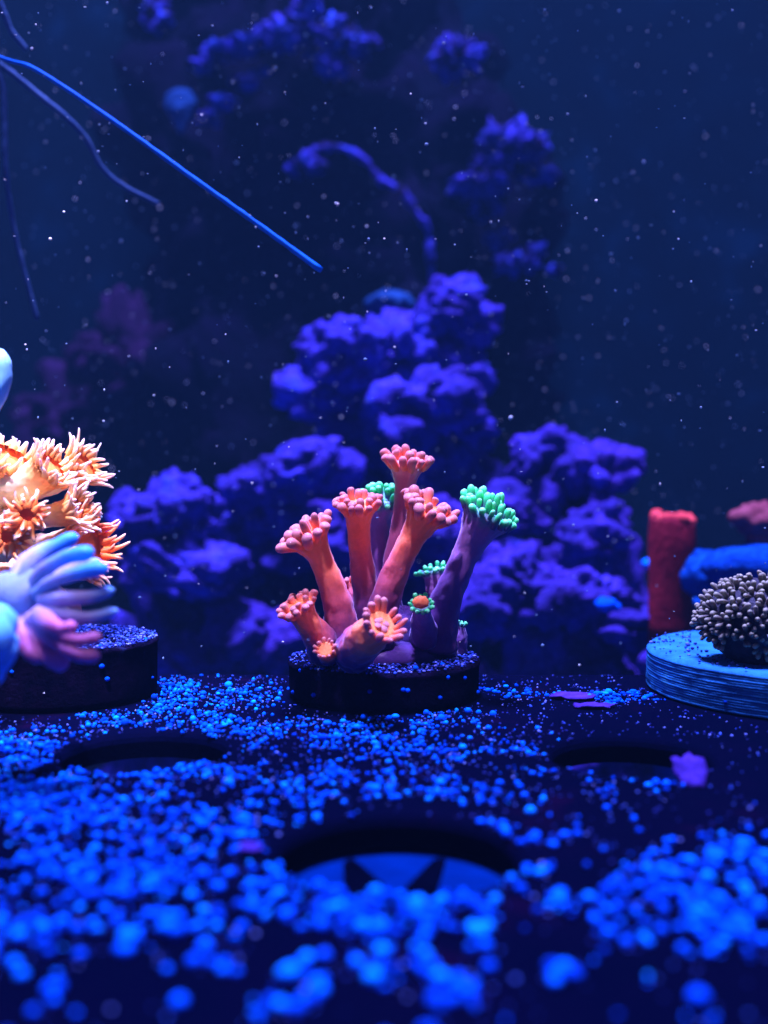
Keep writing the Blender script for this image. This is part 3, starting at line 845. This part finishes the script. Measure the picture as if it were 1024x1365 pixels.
# ------------------------------------------------------------------ reef rocks behind
def rock(name, label, blobs, seed, material, sub=5, f0=0.04, a1=0.6, a2=0.40, octs=5, floor=-120.0, shelf=3.6, cat='rock', group='reef rocks'):
    cs = [Vector(c) for c, r in blobs]
    base = Vector((cs[0].x, cs[0].y, floor if floor is not None else min(c.z - r[2] for c, r in blobs)))
    v, f = lump_arrays([(Vector(c) - base, r) for c, r in blobs], sub, seed, f0, a1, a2, octs, 0.0 if floor is not None else None, shelf)
    o = mesh_obj(name, v, f, M[material])
    o.location = base * S
    return tag(o, label, cat, group)
def pr(px, py, d, rx, rz, ry=None):
    k = d / F
    return (P(px, py, d), (rx * k, (ry if ry else (rx + rz) / 2) * k, rz * k))
rock('live_rock', 'low blue violet rock beside the fringed orange coral', [pr(235, 700, 335, 75, 60), pr(240, 765, 325, 75, 45), pr(170, 720, 335, 30, 60), pr(230, 1000, 350, 110, 260, 100)], 2, 'rock', 5)
rock('live_rock', 'sloping blue violet rock shelf between the low rock and the tall peak', [pr(415, 630, 345, 75, 40), pr(340, 665, 345, 55, 40), pr(390, 700, 360, 80, 60), pr(380, 960, 370, 100, 270, 90)], 3, 'rock', 5)
rock('live_rock', 'tall peaked blue rock rising behind the central coral', [pr(470, 480, 365, 65, 42), pr(615, 425, 372, 48, 48), pr(550, 480, 380, 90, 65), pr(520, 560, 385, 110, 90), pr(540, 900, 400, 130, 330, 90)], 4, 'rock', 5)
rock('live_rock', 'blue rock knob jutting from the tall peak above the green crown', [pr(585, 540, 350, 62, 38), pr(535, 572, 345, 25, 18), pr(640, 510, 360, 22, 30), pr(640, 575, 355, 25, 16), pr(600, 850, 375, 90, 300, 80)], 5, 'rock', 5)
rock('live_rock', 'rounded knobbly violet rock beside the red sponge', [pr(790, 625, 335, 62, 42), pr(720, 615, 345, 62, 42), pr(795, 715, 325, 60, 55), pr(690, 680, 340, 60, 40), pr(760, 950, 350, 100, 290, 90)], 6, 'rock_violet', 5)
rock('live_rock', 'low broad violet rock in front of the knobbly rock', [pr(760, 800, 300, 70, 42), pr(690, 770, 305, 62, 42), pr(850, 830, 295, 50, 28), pr(650, 800, 300, 50, 40), pr(760, 1000, 305, 120, 190, 70)], 8, 'rock_violet', 5)
rock('live_rock', 'dark violet rock directly behind the stalks of the central coral', [pr(560, 720, 330, 80, 60), pr(470, 730, 335, 50, 50), pr(540, 950, 335, 110, 230, 70)], 9, 'rock_violet', 5)
rock('live_rock', 'shadowed low rock between the dark plugs', [pr(330, 850, 330, 70, 45), pr(250, 890, 330, 60, 40), pr(330, 1020, 335, 120, 130, 60)], 10, 'rock_violet', 5)

# far rock column, body painted in shade and ledges painted lit
far = thing('rock_column', 'dark rock column in the far haze with blue lit ledges', 'rock', P(460, 640, 540) * 1.0 - Vector((0, 0, CAM_H + 120)))
FO = Vector(far.location) / S
v, f = lump_arrays([(P(400, 180, 540) - FO, (85, 55, 110)), (P(520, 330, 540) - FO, (75, 50, 90)), (P(640, 300, 545) - FO, (35, 40, 70)), (P(430, 700, 540) - FO, (120, 60, 170)), (P(330, 40, 550) - FO, (60, 45, 60))], 5, 31, f0=0.025, a1=0.4, a2=0.3, octs=4, floor=0)
mesh_obj('rock_body', v, f, M['rock_shaded'], far)
def ledge(pts, seed, d=470):
    bl = []
    k = d / F
    for px, py, rx, rz in pts:
        bl.append((P(px, py, d) - FO, (rx * 1.15 * k, max(rx, rz) * 1.2 * k, rz * 0.9 * k)))
    v, f = lump_arrays(bl, 5, seed, f0=0.17, a1=0.55, a2=0.75, octs=5, shelf=2.5, period=6)
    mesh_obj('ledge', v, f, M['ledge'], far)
ledge([(268, 86, 12, 8), (298, 70, 22, 9), (335, 60, 24, 11), (372, 50, 24, 14)], 41)
ledge([(395, 30, 20, 20), (408, 5, 14, 18), (440, 45, 20, 14), (465, 60, 22, 14), (445, 90, 14, 12), (425, 70, 16, 10), (488, 55, 12, 10)], 42)
ledge([(278, 160, 10, 10), (296, 138, 16, 10), (325, 112, 18, 8), (347, 95, 10, 6)], 43)
ledge([(408, 222, 20, 11)], 44)
ledge([(608, 74, 26, 20), (600, 92, 14, 10)], 45)
ledge([(680, 200, 34, 26), (655, 222, 22, 14), (640, 248, 30, 16), (715, 235, 24, 8), (650, 280, 16, 12)], 46)
ledge([(664, 320, 14, 10), (692, 350, 22, 14), (710, 336, 16, 8), (738, 360, 9, 7)], 47)
ledge([(206, 22, 12, 20)], 48)
path = catmull([P(402, 214, 462) - FO, P(418, 200, 462) - FO, P(450, 196, 460) - FO, P(485, 212, 460) - FO, P(508, 240, 460) - FO, P(535, 255, 462) - FO, P(556, 285, 462) - FO, P(570, 305, 464) - FO, P(574, 345, 466) - FO, P(580, 400, 470) - FO], 50)
v, f, al = sweep(path, [1.5 + 0.5 * math.sin(i * 0.9) + 0.3 * math.sin(i * 2.3) for i in range(51)], 12, wob=0.3, seed=3)
mesh_obj('arched_rim', v, f, M['ledge'], far)
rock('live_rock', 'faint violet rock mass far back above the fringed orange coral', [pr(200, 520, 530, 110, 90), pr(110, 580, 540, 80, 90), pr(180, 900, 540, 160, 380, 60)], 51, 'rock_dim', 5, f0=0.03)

# small growths on the far rock
v, f = lump_arrays([((0, 0, 0), (7, 2.2, 6.5)), ((0, 0.3, -5), (4.5, 1.8, 5)), ((0, 0.5, -9), (2, 1.5, 4))], 4, 61, f0=0.12, a1=0.2, a2=0.25, octs=4)
o = mesh_obj('sea_fan', v, f, M['fan']); o.location = P(241, 138, 470) * S
tag(o, 'small dim blue fan beside the blue lit ledges of the far column', 'sea fan')
v, f = lump_arrays([((0, 0, 0), (9, 8, 4.5)), ((0, 1, -6), (4, 4, 8))], 4, 62, f0=0.12, a1=0.2, a2=0.2, octs=4)
o = mesh_obj('mushroom_coral', v, f, M['fan']); o.location = P(520, 405, 400) * S
tag(o, 'teal mushroom shaped cap peeping over the tall peaked rock', 'coral')
for px, py, d, r, lab in ((868, 752, 318, 2.3, 'bright blue round polyp on the violet rock by the red sponge'), (808, 806, 284, 2.4, 'bright blue polyp on the low broad violet rock')):
    v, f = lump_arrays([((0, 0, 0), (r * 1.2, r, r * 0.8)), ((r * 1.1, 0, -r * 0.2), (r * .6, r * .6, r * .5))], 3, px, f0=0.3, a1=0.2, a2=0.25, octs=3)
    o = mesh_obj('button_polyp', v, f, M['bead']); o.location = P(px, py, d) * S
    tag(o, lab, 'polyp')

# ------------------------------------------------------------------ right background: red sponge, blue ledge, pink coral
rock('live_rock', 'smooth bright blue rock ledge behind the grey coral', [pr(1010, 760, 262, 75, 30, 60), pr(945, 768, 285, 50, 32), pr(1060, 745, 275, 90, 28), pr(930, 850, 300, 60, 60), pr(1000, 1000, 290, 120, 210, 70)], 71, 'rock_blue', 5, a1=0.2, a2=0.12, shelf=0)
rb = thing('tube_sponge', 'upright red tube sponge with a bright rounded rim beside the violet rock', 'sponge', P(893, 872, 288))
prof = [(5.6, 0), (5.8, 8), (5.9, 18), (6.1, 28), (6.1, 34), (5.6, 36.0), (4.7, 36.6), (3.8, 36.6), (3.1, 35.6), (2.8, 32), (2.6, 26)]
v, f = lathe(prof, 40)
vv = []
for x, y, z in v:
    k = 1 + 0.12 * noise.noise(Vector((x * .2, y * .2, z * .1))) + 0.05 * noise.noise(Vector((x, y, z)) * 0.7)
    vv.append((x * k + 0.02 * z, y * k, z - 0.10 * x * (z / 37)))
mesh_obj('tube', vv, f, M['red'], rb)
ring = [Vector((4.3 * math.cos(a) + 0.72, 4.1 * math.sin(a), 35.7 - 0.5 * math.cos(a) + 0.5 * math.sin(3 * a))) for a in [2 * math.pi * i / 48 for i in range(49)]]
v, f, al = sweep(ring, [1.5 + 0.25 * math.sin(i * 0.7) for i in range(49)], 12, wob=0.15, seed=6)
mesh_obj('rim', v, f, M['red_lit_rim'], rb)
v, f = lump_arrays([((0, 0, -2), (9, 8, 4))], 4, 77, f0=0.1, a1=0.2, a2=0.2, octs=3)
mesh_obj('foot', v, f, M['rock_violet'], rb)
pc = thing('crust_coral', 'blurred pinkish coral lump on top of the bright blue ledge', 'coral', P(1018, 716, 275))
v, f = lump_arrays([((0, 0, 4), (7.5, 6, 4.5)), ((9, 1, 4.5), (7, 6, 4.5)), ((4, 0, 0), (9, 6, 3.5))], 4, 78, f0=0.12, a1=0.25, a2=0.25, octs=4)
mesh_obj('body', v, f, M['pinkcoral'], pc)

# ------------------------------------------------------------------ thin strands hanging through the water
def strand(label, pts, r0, r1, material, seed):
    path = catmull([P(*p) for p in pts], 70)
    o0 = path[0]
    v, f, al = sweep([p - o0 for p in path], [r0 + (r1 - r0) * i / 70 for i in range(71)], 10, wob=0.12, seed=seed)
    o = mesh_obj('sea_whip', v, f, M[material]); o.location = o0 * S
    tag(o, label, 'sea whip', 'thin strands in the water')
strand('straight bright blue strand slanting through open water', [(-90, 35, 215), (0, 76, 210), (50, 94, 207), (150, 160, 203), (250, 232, 199), (340, 296, 196), (428, 360, 193)], 0.34, 0.5, 'strand', 1)
strand('wavy dim strand curving below the straight bright strand', [(-80, 40, 250), (0, 86, 250), (50, 125, 250), (90, 158, 250), (115, 185, 252), (135, 222, 254), (165, 248, 256), (212, 272, 258)], 0.75, 0.5, 'strand_faint', 2)
strand('dim strand hanging straight down below the others', [(-40, 60, 250), (0, 100, 250), (6, 160, 250), (8, 230, 250), (18, 300, 252), (32, 360, 253), (50, 425, 254)], 0.7, 0.5, 'strand_faint', 3)
strand('short dim strand ending above the straight bright strand', [(-25, -60, 250), (0, 5, 250), (15, 40, 251), (35, 66, 252)], 0.8, 0.6, 'strand_faint', 4)

# ------------------------------------------------------------------ drifting specks and the water's haze
n = 6000
px_ = rng.uniform(-190, 190, n); py_ = 138 + 250 * rng.uniform(0, 1, n) ** 1.3; pz_ = rng.uniform(4, 230, n)
k = (np.abs(px_) < py_ * 0.42) & (pz_ < CAM_H + py_ * 0.5)
pts = np.stack([px_[k], py_[k], pz_[k]], 1)
rad = 0.05 + 0.26 * rng.beta(0.8, 6, len(pts)) + 0.00025 * pts[:, 1]
scatter_mesh('drifting_specks', pts, rad, 1, M['speck'], None, (1.1, 1.1, 1), 0.7)
bpy.data.objects['drifting_specks']['label'] = 'tiny pale specks drifting through the water'

v, f = box_arrays((0, 250, 134), (720, 400, 256))
me = bpy.data.meshes.new('haze')
me.from_pydata((np.array(v) * S).tolist(), [], f)
bm = bmesh.new(); bm.from_mesh(me); bmesh.ops.recalc_face_normals(bm, faces=bm.faces); bm.to_mesh(me); bm.free()
hm = bpy.data.materials.new('water_haze'); hm.use_nodes = True
nt = hm.node_tree
nt.nodes.remove(nt.nodes['Principled BSDF'])
pv = nt.nodes.new('ShaderNodeVolumePrincipled')
pv.inputs['Color'].default_value = (0.18, 0.62, 1.0, 1)
pv.inputs['Density'].default_value = 0.055
nt.links.new(pv.outputs[0], nt.nodes['Material Output'].inputs['Volume'])
me.materials.append(hm)
hz = link('haze', me)
hz['kind'] = 'stuff'
hz['label'] = 'faint blue haze of the tank water'
